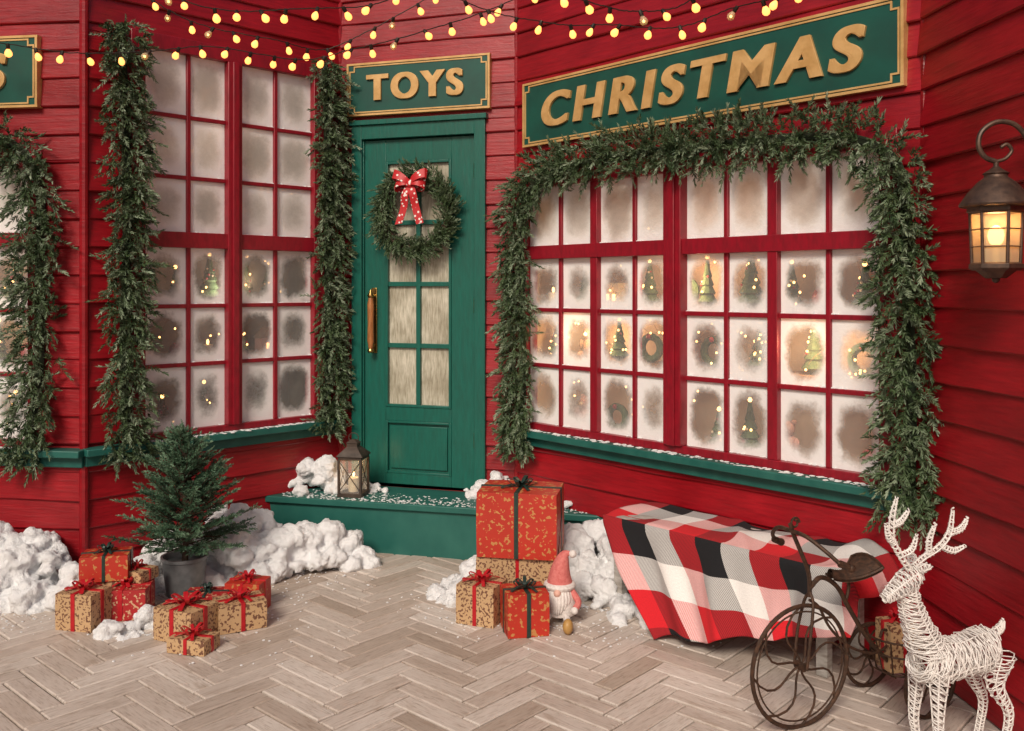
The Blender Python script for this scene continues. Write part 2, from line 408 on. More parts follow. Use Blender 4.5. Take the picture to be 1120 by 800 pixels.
def display(seg,W,seed,nl,shelves):
    rd=random.Random(seed); mb=MB(); s0,s1,z0,z1=W
    for k in range(4):
        pts=[];m=max(4,int((s1-s0)/.12)); zz=rd.uniform(z0+.3,z1-.3)
        for i in range(m+1): pts.append((s0+.05+(s1-s0-.1)*i/m,rd.uniform(.12,.2),zz+rd.uniform(-.28,.28)))
        cp=crom(pts,5); mb.tube(cp,.0012,3,4)
        for i,q in enumerate(cp):
            if rd.random()<nl: mb.ball(q,.0065,0,6,4)
    for zs in shelves:
        if zs>z0+.05: mb.box(s0,s1,.14,.34,zs-.018,zs,3)
        x=s0+.08
        while x<s1-.08:
            kind=rd.choice('thocbtwt'); w=rd.uniform(.045,.075); y=rd.uniform(.18,.24)
            if kind=='t':
                hh=rd.uniform(.15,.24); pr=[]
                for q in range(5): pr+=[(w*(1-q/5.5),zs+.03+hh*q/5),(w*(1-q/5.5)*.6,zs+.03+hh*(q+.8)/5)]
                mb.lathe([(.01,zs)]+pr+[(.002,zs+.03+hh)],6,9,center=(x,y,0)); mb.ball((x,y,zs+.04+hh),.012,0,6,4)
                for q in range(7):
                    an=rd.uniform(3.3,6.1); hq=rd.uniform(.1,.8); rr=w*(1-hq); mb.ball((x+rr*math.cos(an),y+rr*math.sin(an),zs+.03+hh*hq),.007,rd.choice((0,4,1)),6,4)
            elif kind=='h':
                hh=rd.uniform(.09,.14); mt=rd.choice((3,5,1)); mb.box(x-w,x+w,y-.04,y+.04,zs,zs+hh,mt)
                mb.add([(x-w-.01,y-.05,zs+hh),(x+w+.01,y-.05,zs+hh),(x+w+.01,y+.05,zs+hh),(x-w-.01,y+.05,zs+hh),(x,y-.05,zs+hh+.07),(x,y+.05,zs+hh+.07)],[(0,1,4),(2,3,5),(0,4,5,3),(1,2,5,4)],2)
                for g in (-.022,.022): mb.box(x+g-.009,x+g+.009,y-.043,y-.039,zs+.03,zs+.065,0)
            elif kind=='o': mb.ball((x,y,zs+w*.8),w*.8,4,14,9)
            elif kind=='c':
                hh=rd.uniform(.07,.13); mb.lathe([(.028,zs),(.028,zs+hh)],1,12,center=(x,.15,0)); mb.ball((x,.15,zs+hh+.016),.009,0,6,5,(1,1,1.8))
            elif kind=='b':
                mt=rd.choice((2,5)); mb.ball((x,y,zs+.06),.05,mt,12,8,(1,.9,1.2)); mb.ball((x,y-.01,zs+.145),.036,mt,12,8)
                for g in (-1,1): mb.ball((x+g*.028,y,zs+.175),.014,mt,8,6); mb.ball((x+g*.04,y-.04,zs+.02),.022,mt,8,6,(1,1.4,1)); mb.ball((x+g*.052,y-.02,zs+.08),.016,mt,8,6,(1,1,1.8))
                mb.ball((x,y-.043,zs+.138),.013,1,8,6)
            elif kind=='w':
                mb.tube([(x+.06*math.cos(a),y,zs+.08+.06*math.sin(a)) for a in [6.283*k/14 for k in range(14)]],.02,6,7,closed=True)
                mb.ball((x,y-.02,zs+.14),.014,4,8,6)
            x+=w*2+rd.uniform(.03,.14)
    mb.build('window_display',[FAIRY,WAX,DARKI,SHELF,TOYR,TOYP,TOYG],True,0,shop,seg.M)
display(RW,WR,3,.40,(.70,1.10,1.40))
display(L2,WL,5,.10,(.70,1.10,1.42,2.05))
display(L1,W1,6,.30,(.70,1.10,1.42))
def plight(loc,e,c,r=.05,parent=None):
    l=bpy.data.lights.new('added_point_light','POINT'); l.energy=e; l.color=c; l.shadow_soft_size=r
    o=bpy.data.objects.new('added_point_light',l); o.location=loc; COL.objects.link(o)
    if parent: o.parent=parent
    return o
for a,z in ((.45,1.25),(1.15,1.55),(1.85,1.25)): plight(RW.p(a,-.09,z),5.5,(1,.66,.36),.06,shop)  # unseen fill points added to brighten the interior, alongside the fairy lights
for a,z in ((.8,1.5),(.8,2.4)): plight(L2.p(a,-.12,z),1.9,(1,.84,.66),.06,shop)  # added fill points, brighten the tall window's dim interior
plight(L1.p(1.2,-.12,1.4),1.8,(1,.72,.42),.06,shop)  # added fill point behind the bay window, no lamp modelled there

# ------------------------------------------------------------------ door
mb=MB(); z0=.29
fs0,fs1,ft=.10,.97,2.495
mb.box(fs0,fs0+.068,-.045,.06,z0,ft,0); mb.box(fs1-.068,fs1,-.045,.06,z0,ft,0); mb.box(fs0+.068,fs1-.068,-.043,.06,ft-.085,ft,0)
mb.box(fs0-.012,fs1+.012,-.06,.0,ft,ft+.03,0)
mb.box(fs0+.05,fs0+.075,-.025,.05,z0,ft-.08,0);mb.box(fs1-.075,fs1-.05,-.025,.05,z0,ft-.08,0)
a0,a1,b0,b1=.172,.896,.305,2.405
g0,g1,gz0,gz1=.315,.745,.775,2.27
mb.box(a0,g0,-.008,.04,b0,b1,0); mb.box(g1,a1,-.008,.04,b0,b1,0)
mb.box(g0,g1,-.0075,.04,gz1,b1,0); mb.box(g0,g1,-.0075,.04,.69,gz0,0); mb.box(g0,g1,-.0075,.04,b0,.37,0)
mb.box(g0,g1,.012,.038,.37,.69,0); mb.box(g0+.03,g1-.03,-.001,.02,.40,.66,0)
for x0,x1,q0,q1 in ((g0,g0+.016,gz0,gz1),(g1-.016,g1,gz0,gz1)): mb.box(x0,x1,-.014,.03,q0,q1,0)
for q in (gz0,gz1-.016): mb.box(g0+.016,g1-.016,-.013,.03,q,q+.016,0)
for x0,x1,q0,q1 in ((g0,g0+.014,.37,.69),(g1-.014,g1,.37,.69)): mb.box(x0,x1,-.012,.02,q0,q1,0)
for q in (.37,.676): mb.box(g0+.014,g1-.014,-.011,.02,q,q+.014,0)
gm=(g0+g1)/2; mb.box(gm-.014,gm+.014,-.010,.03,gz0+.016,gz1-.016,0)
for k in (1,2,3):
    q=gz0+(gz1-gz0)*k/4; mb.box(g0+.016,g1-.016,-.008,.03,q-.014,q+.014,0)
mb.box(g0,g1,.012,.018,gz0,gz1,1)
mb.box(.222,.258,-.016,-.006,1.10,1.50,2); mb.tube([(.24,-.016,1.45),(.24,-.06,1.45)],.010,2,8); mb.tube([(.24,-.016,1.15),(.24,-.06,1.15)],.010,2,8)
mb.lathe([(.013,1.13),(.021,1.18),(.018,1.29),(.021,1.40),(.013,1.44)],3,12,center=(.24,-.062,0))
mb.lathe([(.016,1.105),(.022,1.115),(.016,1.13)],2,12,center=(.24,-.062,0)); mb.lathe([(.016,1.44),(.022,1.452),(.010,1.475),(.004,1.49)],2,12,center=(.24,-.062,0))
for q in (.55,1.35,2.15):
    mb.box(.888,.905,-.014,-.004,q,q+.09,2); mb.tube([(.897,-.018,q),(.897,-.018,q+.09)],.006,2,8)
mb.build('green_panelled_door',[GREEN,DGLASS,BRASS,WOODH],True,.003,shop,DW.M)
def prism(mb,poly,z0,z1,m=0):
    n=len(poly); mb.add([(x,y,z0) for x,y in poly]+[(x,y,z1) for x,y in poly],[tuple(range(n))[::-1],tuple(range(n,2*n))]+[(i,(i+1)%n,n+(i+1)%n,n+i) for i in range(n)],m)
mb=MB()
prism(mb,[(-1.44,5.345),(.50,4.862),(.70,4.95),(.2,5.6),(-1.05,5.9)],-.01,.252); prism(mb,[(-1.46,5.325),(.50,4.842),(.70,4.95),(.2,5.6),(-1.05,5.9)],.252,.290)
mb.build('door_step',[GREENS],True,.006,shop)

# ------------------------------------------------------------------ signs
def textmesh(txt,offset=.012):
    cu=bpy.data.curves.new('t','FONT'); cu.body=txt; cu.size=1; cu.extrude=.05; cu.offset=offset; cu.bevel_depth=.008; cu.space_character=1.27
    ob=bpy.data.objects.new('t',cu); COL.objects.link(ob); bpy.context.view_layer.update()
    me=bpy.data.meshes.new_from_object(ob.evaluated_get(bpy.context.evaluated_depsgraph_get()))
    V=np.array([v.co[:] for v in me.vertices]); F=[tuple(p.vertices) for p in me.polygons]
    bpy.data.objects.remove(ob); return V,F
def put_text(mb,txt,s0,s1,z0,z1,shear,mat,depth=.012,front=-.03):
    V,F=textmesh(txt); mn=V.min(0);mx=V.max(0)
    U=(V-mn)/(mx-mn)
    hgt=z1-z0
    for k,(dx,dd) in enumerate(((-.009,0),(-.003,.0012),(.004,.0006),(.010,.0018))):
        X=s0+U[:,0]*(s1-s0)+shear*(U[:,1]-.5)*hgt+dx; Z=z0+U[:,1]*hgt; Y=front-(U[:,2])*(depth+dd)
        mb.add([tuple(p) for p in np.stack([X,Y,Z],1)],F,mat)
def sign(name,seg,s0,s1,z0,z1,txt,t,shear):
    mb=MB(); mb.box(s0,s1,-.045,-.008,z0,z1,0)
    i=.028; nk=.03
    def rim(i,w,mat,y):
        pts=[(s0+i+nk,z0+i),(s1-i-nk,z0+i),(s1-i-nk,z0+i+nk),(s1-i,z0+i+nk),(s1-i,z1-i-nk),(s1-i-nk,z1-i-nk),(s1-i-nk,z1-i),(s0+i+nk,z1-i),(s0+i+nk,z1-i-nk),(s0+i,z1-i-nk),(s0+i,z0+i+nk),(s0+i+nk,z0+i+nk)]
        for k,(a,b) in enumerate(zip(pts,pts[1:]+pts[:1])):
            x0,x1=sorted((a[0],b[0]));q0,q1=sorted((a[1],b[1]))
            if x1-x0>q1-q0: mb.box(x0-w/2,x1+w/2,y,-.04,q0-w/2,q0+w/2,mat)
            else: mb.box(x0-w/2,x0+w/2,y-.0007,-.04,q0-w/2,q1+w/2,mat)
    rim(.020,.008,1,-.049)
    e=.010
    for x0,x1,q0,q1 in ((s0,s1,z0,z0+e),(s0,s1,z1-e,z1)): mb.box(x0-.002,x1+.002,-.050,-.006,q0-.001,q1+.001,1)
    for x0,x1,q0,q1 in ((s0,s0+e,z0+e,z1-e),(s1-e,s1,z0+e,z1-e)): mb.box(x0-.002,x1+.001,-.0505,-.006,q0,q1,1)
    put_text(mb,txt,*t,shear,1,.016,-.043)
    return mb.build(name,[SIGN,GOLD],True,0,None,seg.M)
sign('christmas_sign',RW,.10,2.30,2.305,2.665,'CHRISTMAS',(.27,2.13,2.395,2.585),.20)
sign('toys_sign',DW,.072,1.0,2.555,2.875,'TOYS',(.215,.83,2.64,2.80),0)
sign('gifts_sign',L1,.22,1.535,2.41,2.77,'GIFTS',(.42,1.36,2.495,2.685),.15)

# ------------------------------------------------------------------ foliage
def needles(name,sprigs,mat,nper=34,nl=.03,nw=.0045,spread=.8,parent=None):
    S=np.array(sprigs,float); n=len(S); P=S[:,:3]; D=S[:,3:6]; D/=np.linalg.norm(D,axis=1,keepdims=True); Ls=S[:,6]; T=S[:,7]
    ref=rng.normal(size=(n,3)); U=np.cross(D,ref); U/=np.linalg.norm(U,axis=1,keepdims=True); W=np.cross(D,U)
    t=np.tile(np.linspace(.02,1,nper),(n,1))+rng.uniform(-.02,.02,(n,nper))
    an=rng.uniform(0,2*np.pi,(n,nper)); sag=rng.uniform(0,.12,(n,1))
    base=P[:,None,:]+D[:,None,:]*(t*Ls[:,None])[...,None]
    base[...,2]-= (t**2*Ls[:,None])*sag
    rad=U[:,None,:]*np.cos(an)[...,None]+W[:,None,:]*np.sin(an)[...,None]
    sp=spread*(1-.55*t)[...,None]
    nd=D[:,None,:]*(.55+.5*t[...,None])+rad*sp; nd/=np.linalg.norm(nd,axis=2,keepdims=True)
    ln=nl*rng.uniform(.7,1.2,(n,nper))*(1-.25*t)
    side=np.cross(nd,rng.normal(size=(n,nper,3))); side/=np.linalg.norm(side,axis=2,keepdims=True)
    a=base+side*nw/2; b=base-side*nw/2; c=base+nd*ln[...,None]*.6; d=base+nd*ln[...,None]
    c1=c+side*nw*.45; c2=c-side*nw*.45
    V=np.stack([a,b,c2,d,c1],2).reshape(-1,3)
    m=n*nper
    me=bpy.data.meshes.new(name); me.vertices.add(len(V)); me.vertices.foreach_set('co',V.astype(np.float32).ravel())
    me.loops.add(m*5); me.loops.foreach_set('vertex_index',np.arange(m*5,dtype=np.int32))
    me.polygons.add(m); me.polygons.foreach_set('loop_start',np.arange(0,m*5,5,dtype=np.int32))
    tone=np.repeat((T[:,None]+.30*(t-.5)).reshape(-1),5)
    at=me.attributes.new('tone','FLOAT','POINT'); at.data.foreach_set('value',np.clip(tone,0,1).astype(np.float32))
    me.materials.append(mat); me.update(calc_edges=True)
    ob=bpy.data.objects.new(name,me); COL.objects.link(ob)
    if parent: ob.parent=parent
    return ob
GCORE=simple('garland_core',(.015,.03,.014),(.03,.04,.02),.9)
def garland(seg,pts,wid,seed,dens=380):
    rd=random.Random(seed); path=crom([seg.p(a,.07,z) for a,z in pts],14)
    L=[0]; 
    for a,b in zip(path[:-1],path[1:]): L.append(L[-1]+(b-a).length)
    tot=L[-1]; N=int(tot*dens); out=(seg.M.to_3x3()@Vector((0,-1,0))); S=[]
    for i in range(N):
        q=rd.uniform(0,tot); k=max(j for j in range(len(L)) if L[j]<=q); k=min(k,len(path)-2)
        f=(q-L[k])/max(1e-6,L[k+1]-L[k]); p=path[k].lerp(path[k+1],f); t=(path[k+1]-path[k]).normalized()
        lat=t.cross(out).normalized(); sg=rd.choice((-1,1))
        w=wid*(1+.14*math.sin(q*9+seed)+.10*math.sin(q*23+seed*2)+.06*math.sin(q*51))
        down=Vector((0,0,-1)); fl=t if t.z<0 else -t
        lo=rd.uniform(-.15,.72)*w*.5
        ang=rd.random()
        p=p+lat*sg*lo+out*rd.uniform(-.03,.07)*(1-.5*abs(lo)/(w*.4))
        d=lat*sg*rd.uniform(-.2,1.0)+fl*rd.uniform(.0,1.0)*(.9 if abs(t.z)>.5 else .35)+down*rd.uniform(-.25,.4)+out*rd.uniform(-.05,.85)+Vector((rd.gauss(0,.25),rd.gauss(0,.25),rd.gauss(0,.25)))
        tone=min(1,max(0,rd.gauss(.38,.2)))
        if rd.random()<.11: tone=rd.uniform(.75,.95)
        S.append((*p,*d,rd.uniform(.45,.95)*wid*.46,tone))
    e=empty('pine_garland')
    needles('needles',S,NEED,33,.028,.0052,.9,e)
    st=MB(); st.tube([p-out*.035 for p in path],.022,0,7); st.build('stem',[GCORE],parent=e)
    return e
garland(RW,[(.07,.55),(.085,1.0),(.08,1.5),(.09,1.95),(.30,2.14),(.85,2.18),(1.4,2.17),(1.85,2.15),(2.15,2.09),(2.29,1.93),(2.31,1.5),(2.325,1.1),(2.32,.60)],.265,1)
garland(L2,[(.165,2.86),(.19,2.4),(.20,1.8),(.185,1.2),(.20,.62)],.27,2)
garland(L2,[(1.40,2.86),(1.42,2.3),(1.42,1.7),(1.43,1.1),(1.41,.62)],.255,3)
garland(L1,[(1.47,.62),(1.54,1.1),(1.54,1.6),(1.545,1.95),(1.47,2.16),(1.28,2.27),(.92,2.31),(.5,2.26),(.32,2.1),(.28,1.5),(.3,.62)],.285,4,330)
def wreath():
    c=DW.p(.535,.055,1.95); e=empty('christmas_wreath',c); Mr=DW.M.to_3x3(); S=[];rd=random.Random(9); r0=.215
    X=Mr@Vector((1,0,0));O=Mr@Vector((0,-1,0));Z=Vector((0,0,1))
    for i in range(640):
        a=rd.uniform(0,2*math.pi); rr=r0+rd.uniform(-.035,.035); rad=X*math.cos(a)+Z*math.sin(a); tan=-X*math.sin(a)+Z*math.cos(a)
        p=rad*rr+O*rd.uniform(-.02,.04)
        d=rad*rd.choice((1,1,-.8))*rd.uniform(.2,1.0)+tan*rd.uniform(.2,1)+O*rd.uniform(0,.6)
        S.append((*p,*d,rd.uniform(.05,.10),min(1,max(0,rd.gauss(.34,.17)))))
    needles('foliage',S,NEED,30,.025,.0045,.85,e)
    mb=MB(); mb.tube([(X*math.cos(a)+Z*math.sin(a))*r0 for a in [2*math.pi*k/30 for k in range(30)]],.024,0,8,closed=True)
    mb.T=DW.M.to_3x3().to_4x4()@Matrix.Translation((0,-.08,.165))@Matrix.Scale(1.25,4)
    for sg in (-1,1):
        for dz,l in ((.045,.085),(-.01,.075)):
            pts=[]
            for k in range(13):
                t=k/12*math.pi*2; pts.append((sg*(l/2)*(1-math.cos(t)),-.022*math.sin(t)-.005,dz*(1-math.cos(t))/2+.012*math.sin(t)))
            mb.strip(pts,[Vector((.3*-sg*math.sin(k/12*6.28),.35,1)) for k in range(13)],[.02+.028*math.sin(k/12*math.pi) for k in range(13)],1)
        pts=crom([(0,-.005,0),(sg*.02,-.018,-.05),(sg*.03,-.008,-.11),(sg*.055,-.014,-.19)],6)
        mb.strip(pts,(1,0,.15),.038,1)
    mb.ball((0,-.012,0),.018,1,10,8,(1,.7,1.1)); mb.T=Matrix.Identity(4)
    mb.build('ring_and_bow',[BARK,DOTR],parent=e)
wreath()

# ------------------------------------------------------------------ string lights
def strand(pts,seed,sp=.125):
    rd=random.Random(seed); path=crom(pts,16); mb=MB()
    path=[p+Vector((0,0,rd.uniform(-.002,.002))) for p in path]
    mb.tube(path,.0028,0,5); acc=0; nxt=.05
    for a,b in zip(path[:-1],path[1:]):
        acc+=(b-a).length
        if acc>nxt:
            nxt+=sp+rd.uniform(-.03,.03); p=b; tx=rd.uniform(-.7,.7); ty=rd.uniform(-.6,.6)
            mb.T=Matrix.Translation(p)@Matrix.Rotation(tx,4,'X')@Matrix.Rotation(ty,4,'Y')
            mb.lathe([(.007,.004),(.009,-.002),(.009,-.020),(.008,-.022)],0,8)
            lit=1 if rd.random()<.88 else 2; k=rd.uniform(.88,1.05)
            mb.lathe([(.006*k,-.022),(.012*k,-.030),(.0165*k,-.041),(.0165*k,-.049),(.011*k,-.058),(.001,-.062)],lit,12)
            if lit==2: mb.ball((0,0,-.044),.006,3,6,5)
            mb.T=Matrix.Identity(4)
    return mb.build('string_lights',[BLACK,BULB,LGLASS,BULBC])
strand([(-2.75,4.4,2.73),(-2.21,4.4,2.64),(-1.95,4.4,2.63),(-1.71,4.4,2.64),(-1.44,4.4,2.66),(-1.03,4.45,2.61),(-.78,4.45,2.66),(-.51,4.4,2.71),(-.13,4.4,2.83),(.18,4.4,2.97)],1)
strand([(-1.72,4,2.88),(-1.42,4,2.75),(-1.19,4,2.71),(-.94,4,2.72),(-.66,4,2.73),(-.52,4,2.77),(-.36,4,2.86)],2)
strand([(-.5,4.2,2.95),(-.13,4.2,2.78),(.15,4.2,2.72),(.30,4.15,2.69),(.44,4.1,2.68),(.70,3.9,2.61),(.91,3.8,2.66),(1.04,3.6,2.645),(1.12,3.4,2.66),(1.25,3.1,2.8)],3)
strand([(-.1,3.7,2.8),(.15,3.7,2.71),(.37,3.7,2.64),(.48,3.7,2.62),(.65,3.7,2.63),(.76,3.65,2.68),(.925,3.6,2.76)],4)
strand([(-1.93,4.6,3.06),(-1.75,4.6,2.91),(-1.52,4.6,2.81),(-1.2,4.6,2.75),(-1.0,4.8,2.75),(-.77,4.8,2.84),(-.48,4.8,3.0),(-.29,4.8,3.12)],5)

# ------------------------------------------------------------------ ground
mb=MB(); mb.add([(-60,-60,-.012),(60,-60,-.012),(60,60,-.012),(-60,60,-.012)],[(0,1,2,3)]); mb.build('ground',[GROUT],False)
mb=MB(); Wt=.088; n4=4; Lt=Wt*n4; gap=.0030; ca=math.cos(R(45+3)); sa=math.sin(R(45+3))
def tile(x0,x1,y0,y1):
    cx,cy=(x0+x1)/2,(y0+y1)/2; X=cx*ca-cy*sa; Y=cx*sa+cy*ca+1.02
    if not(-4.6<X<2.2 and -.6<Y<6.0): return
    gg=gap+random.uniform(-.0008,.0012); x0+=gg;x1-=gg;y0+=gg;y1-=gg; c=.0045; hz=random.uniform(-.0016,.0016); tx=random.uniform(-.0015,.0015)
    vs=[];uv=[]
    for z,i in ((-.011,0),(-.004,0),(0,c)):
        for (a,b) in ((x0+i,y0+i),(x1-i,y0+i),(x1-i,y1-i),(x0+i,y1-i)):
            zz=z+(hz+tx*(1 if a>cx else -1) if z>-.01 else 0)
            vs.append((a*ca-b*sa,a*sa+b*ca+1.02,zz))
            uv.append((a,b) if x1-x0>y1-y0 else (b,a))
    fs=[]
    for k in range(2):
        for j in range(4):
            j2=(j+1)%4; fs.append((k*4+j,k*4+j2,k*4+4+j2,k*4+4+j))
    fs.append((8,9,10,11)); mb.add(vs,fs,0,[[uv[q] for q in f] for f in fs])
for k in range(-90,110):
    for m in range(-12,13):
        x=k*Wt+m*2*Lt; y=k*Wt
        tile(x,x+Lt,y,y+Wt); tile(x+Lt,x+Lt+Wt,y+Wt-Lt,y+Wt)
mb.build('herringbone_pavement',[TILE],False)

# ------------------------------------------------------------------ snow
tex=bpy.data.textures.new('snowclouds','CLOUDS'); tex.noise_scale=.06; tex.noise_depth=4
tex2=bpy.data.textures.new('snowfine','CLOUDS'); tex2.noise_scale=.018; tex2.noise_depth=3
def snow(blobs,seed,st=.07,name='snow_heap',vox=.010):
    rd=random.Random(seed); bm=bmesh.new()
    for x,y,z,r,n in blobs:
        n=int(n*1.5)
        for i in range(n):
            a=rd.uniform(0,6.28); q=r*math.sqrt(rd.random()); rr=r*rd.uniform(.13,.34)*(1.2-.6*q/r)
            zz=z+max(0,(r*.72)*(1-(q/r)**1.6))*rd.uniform(.15,1)
            M=Matrix.Translation((x+q*math.cos(a),y+q*math.sin(a)*.7,zz))@Matrix.Rotation(rd.uniform(0,3),4,'Z')@Matrix.Diagonal((1.25,.9,.8,1))
            bmesh.ops.create_icosphere(bm,subdivisions=2,radius=rr,matrix=M)
    me=bpy.data.meshes.new(name); bm.to_mesh(me); bm.free(); me.materials.append(SNOW)
    ob=bpy.data.objects.new(name,me); COL.objects.link(ob)
    m=ob.modifiers.new('r','REMESH'); m.mode='VOXEL'; m.voxel_size=vox; m.use_smooth_shade=True
    d=ob.modifiers.new('d','DISPLACE'); d.texture=tex; d.strength=st; d.mid_level=.5; d.texture_coords='GLOBAL'
    d=ob.modifiers.new('d2','DISPLACE'); d.texture=tex2; d.strength=st*.28; d.mid_level=.5; d.texture_coords='GLOBAL'
    return ob
snow([(-2.42,4.46,-.02,.34,42),(-2.2,4.40,-.02,.28,28),(-2.68,4.48,0,.42,34),(-2.06,4.44,-.03,.20,16),(-2.36,4.50,.20,.18,18),(-2.25,4.42,.14,.14,12)],1)
snow([(-1.72,4.74,-.02,.32,32),(-1.45,4.82,.03,.32,34),(-1.22,4.90,.03,.30,30),(-1.0,4.98,-.0,.26,26),(-.85,4.98,-.02,.15,12),(-1.9,4.60,-.02,.24,18),(-1.5,5.0,.10,.28,24)],2)
snow([(.25,4.58,-.02,.26,24),(.45,4.62,.08,.32,38),(.55,4.42,-.0,.28,30),(.60,4.15,-.02,.18,22),(.70,4.30,-.02,.2,20),(-.16,4.48,-.02,.24,24),(-.26,4.36,-.02,.12,12)],3)
snow([(-1.17,5.48,.30,.22,30),(-1.02,5.50,.285,.17,18),(-.82,5.42,.28,.08,8)],4,.05,vox=.008)
snow([(-.12,5.33,.285,.18,20),(.08,5.20,.285,.18,18),(.25,5.02,.28,.12,12)],5,.04,vox=.008)
snow([(-1.70,3.98,-.015,.13,18),(-1.60,4.05,-.02,.14,16),(-1.52,4.3,-.02,.12,12)],6,.04,vox=.007)
rd=random.Random(4)
mb=MB()
for cx,cy,r,n in ((-1.6,4.3,.65,280),(-.1,4.35,.5,160),(.6,4.05,.45,130),(-2.3,4.15,.45,130),(-1.1,4.75,.45,150),(-1.3,3.9,.6,60),(.1,4.0,.5,50)):
    for i in range(n):
        a=rd.uniform(0,6.28); q=r*rd.random()**.7; s=rd.uniform(.0015,.006)
        mb.ball((cx+q*math.cos(a),cy+q*math.sin(a)*.6,s*.5),s,0,5,4,(1.2,1,.6))
mb.build('snow_crumbs',[SNOW])
mb=MB()
for i in range(700):
    t=rd.random(); x=-1.35+1.75*t; y=5.33-.244*(x+1.46)+rd.uniform(.0,.25)*rd.random()**.5; s=rd.uniform(.0015,.006); mb.ball((x,y,.291),s,0,5,4,(1.5,1.2,.5))
for seg,a,b in ((L2,.3,1.35),(RW,.1,2.2),(L1,.5,1.5)):
    for i in range(260):
        p=seg.p(rd.uniform(a,b),rd.uniform(.030,.085)*rd.uniform(.6,1)+.012,.694); s=rd.uniform(.002,.009); mb.ball(p,s,0,6,4,(1.7,1.4,.45))
for seg,x0,x1,q0,q1 in PANES:
    for i in range(7):
        e_=rd.choice((0,1)); x=(x0+abs(rd.gauss(0,.03))+.006) if e_==0 else (x1-abs(rd.gauss(0,.03))-.006)
        s=rd.uniform(.003,.008); mb.ball(seg.p(x,-.006,q0+.003),s,0,6,4,(1.4,.9,.8))
mb.build('snow_dusting',[SNOW])

# ------------------------------------------------------------------ gifts
def bow(mb,mat,r=.05,z=0,w=.016):
    for k in range(6):
        a=k*math.pi/3+.3; d=Vector((math.cos(a),math.sin(a),0)); pts=[]
        for i in range(11):
            t=i/10*2*math.pi; l=r*(1 if k%2 else .8); pts.append(d*(l/2*(1-math.cos(t)))+Vector((0,0,z+.004+(.018+.3*l)*(1-math.cos(t))/2*.9+.012*math.sin(t))))
        sd=Vector((-d.y,d.x,0)); mb.strip(pts,sd,w,mat,.001)
    for a in (.9,3.7,5.2):
        d=Vector((math.cos(a),math.sin(a),0)); pts=crom([Vector((0,0,z+.008)),d*r*.7+Vector((0,0,z+.016)),d*r*1.5+Vector((0,0,z+.004))],5)
        mb.strip(pts,Vector((-d.y,d.x,0)),w,mat,.001)
def gift(x,y,z,w,d,h,rot,pap,rib,br=.05,rw=.02,tilt=0,name='gift_box'):
    mb=MB(); e=.0025; n=6
    vs=[];idx={};fs=[]
    def P(i,j,k):
        key=(i,j,k)
        if key not in idx:
            u,v,t=i/n*2-1,j/n*2-1,k/n*2-1
            bx=1-.012*(abs(v)**2+abs(t)**2)+random.uniform(-.004,.004)
            idx[key]=len(vs); vs.append((w/2*u*bx,d/2*v*(1-.012*(u*u+t*t)+random.uniform(-.004,.004)),h*(t*.5+.5)*(1 if k==0 else 1-.01*(u*u+v*v)*.5)))
        return idx[key]
    for a in range(n):
        for b in range(n):
            fs+=[(P(a,b,0),P(a,b+1,0),P(a+1,b+1,0),P(a+1,b,0)),(P(a,b,n),P(a+1,b,n),P(a+1,b+1,n),P(a,b+1,n)),
                 (P(a,0,b),P(a+1,0,b),P(a+1,0,b+1),P(a,0,b+1)),(P(a,n,b),P(a,n,b+1),P(a+1,n,b+1),P(a+1,n,b)),
                 (P(0,a,b),P(0,a,b+1),P(0,a+1,b+1),P(0,a+1,b)),(P(n,a,b),P(n,a+1,b),P(n,a+1,b+1),P(n,a,b+1))]
    mb.add(vs,fs,0)
    mb.box(-rw/2,rw/2,-d/2-e,d/2+e,.0005,h+e,1); mb.box(-w/2-e*1.3,w/2+e*1.3,-rw/2,rw/2,.0008,h+e*1.4,1)
    for sg in (-1,1):
        X=sg*(w/2+.0012); mb.add([(X,-d*.36,h*.04),(X,d*.36,h*.04),(X+sg*.001,0,h*.55)],[(0,1,2) if sg>0 else (0,2,1)],0)
    bow(mb,1,br,h,rw*.85)
    return mb.build(name,[pap,rib],True,.0018,None,Matrix.Translation((x,y,z))@Matrix.Rotation(R(rot),4,'Z')@Matrix.Rotation(R(tilt),4,'X'),50)
gift(-1.90,4.06,.001,.18,.15,.16,-12,KRAFT,RIBR,.05)
gift(-1.775,4.20,.001,.22,.18,.135,8,REDP2,RIBR,.04)
gift(-1.90,4.25,.001,.20,.16,.155,8,KRAFT,RIBR,.03)
gift(-1.88,4.24,.160,.21,.16,.115,14,REDP,RIBD,.04,.014)
gift(-1.755,4.28,.140,.15,.12,.05,-20,KRAFT,RIBR,.03,.012)
gift(-1.40,3.93,.001,.21,.17,.14,-24,KRAFT,RIBR,.065,.022)
gift(-1.21,4.06,.001,.21,.16,.12,28,KRAFT,RIBR,.055,.018)
gift(-1.39,4.17,.001,.19,.14,.115,5,REDP2,RIBD,.03,.014)
gift(-1.23,4.26,.001,.17,.14,.14,-8,REDP,RIBR,.045,.014)
gift(-1.32,3.79,.001,.175,.12,.06,-14,KRAFT,RIBR,.05,.016)
gift(.045,4.42,.001,.40,.30,.235,-8,KRAFT,RIBR,.02,.016)
gift(.045,4.40,.238,.385,.30,.305,-10,REDP,RIBD,.07,.020)
gift(-.135,4.13,.001,.185,.17,.175,-22,KRAFT,RIBR,.06,.018)
gift(.055,4.00,.001,.185,.17,.185,12,REDP,RIBD,.055,.018)

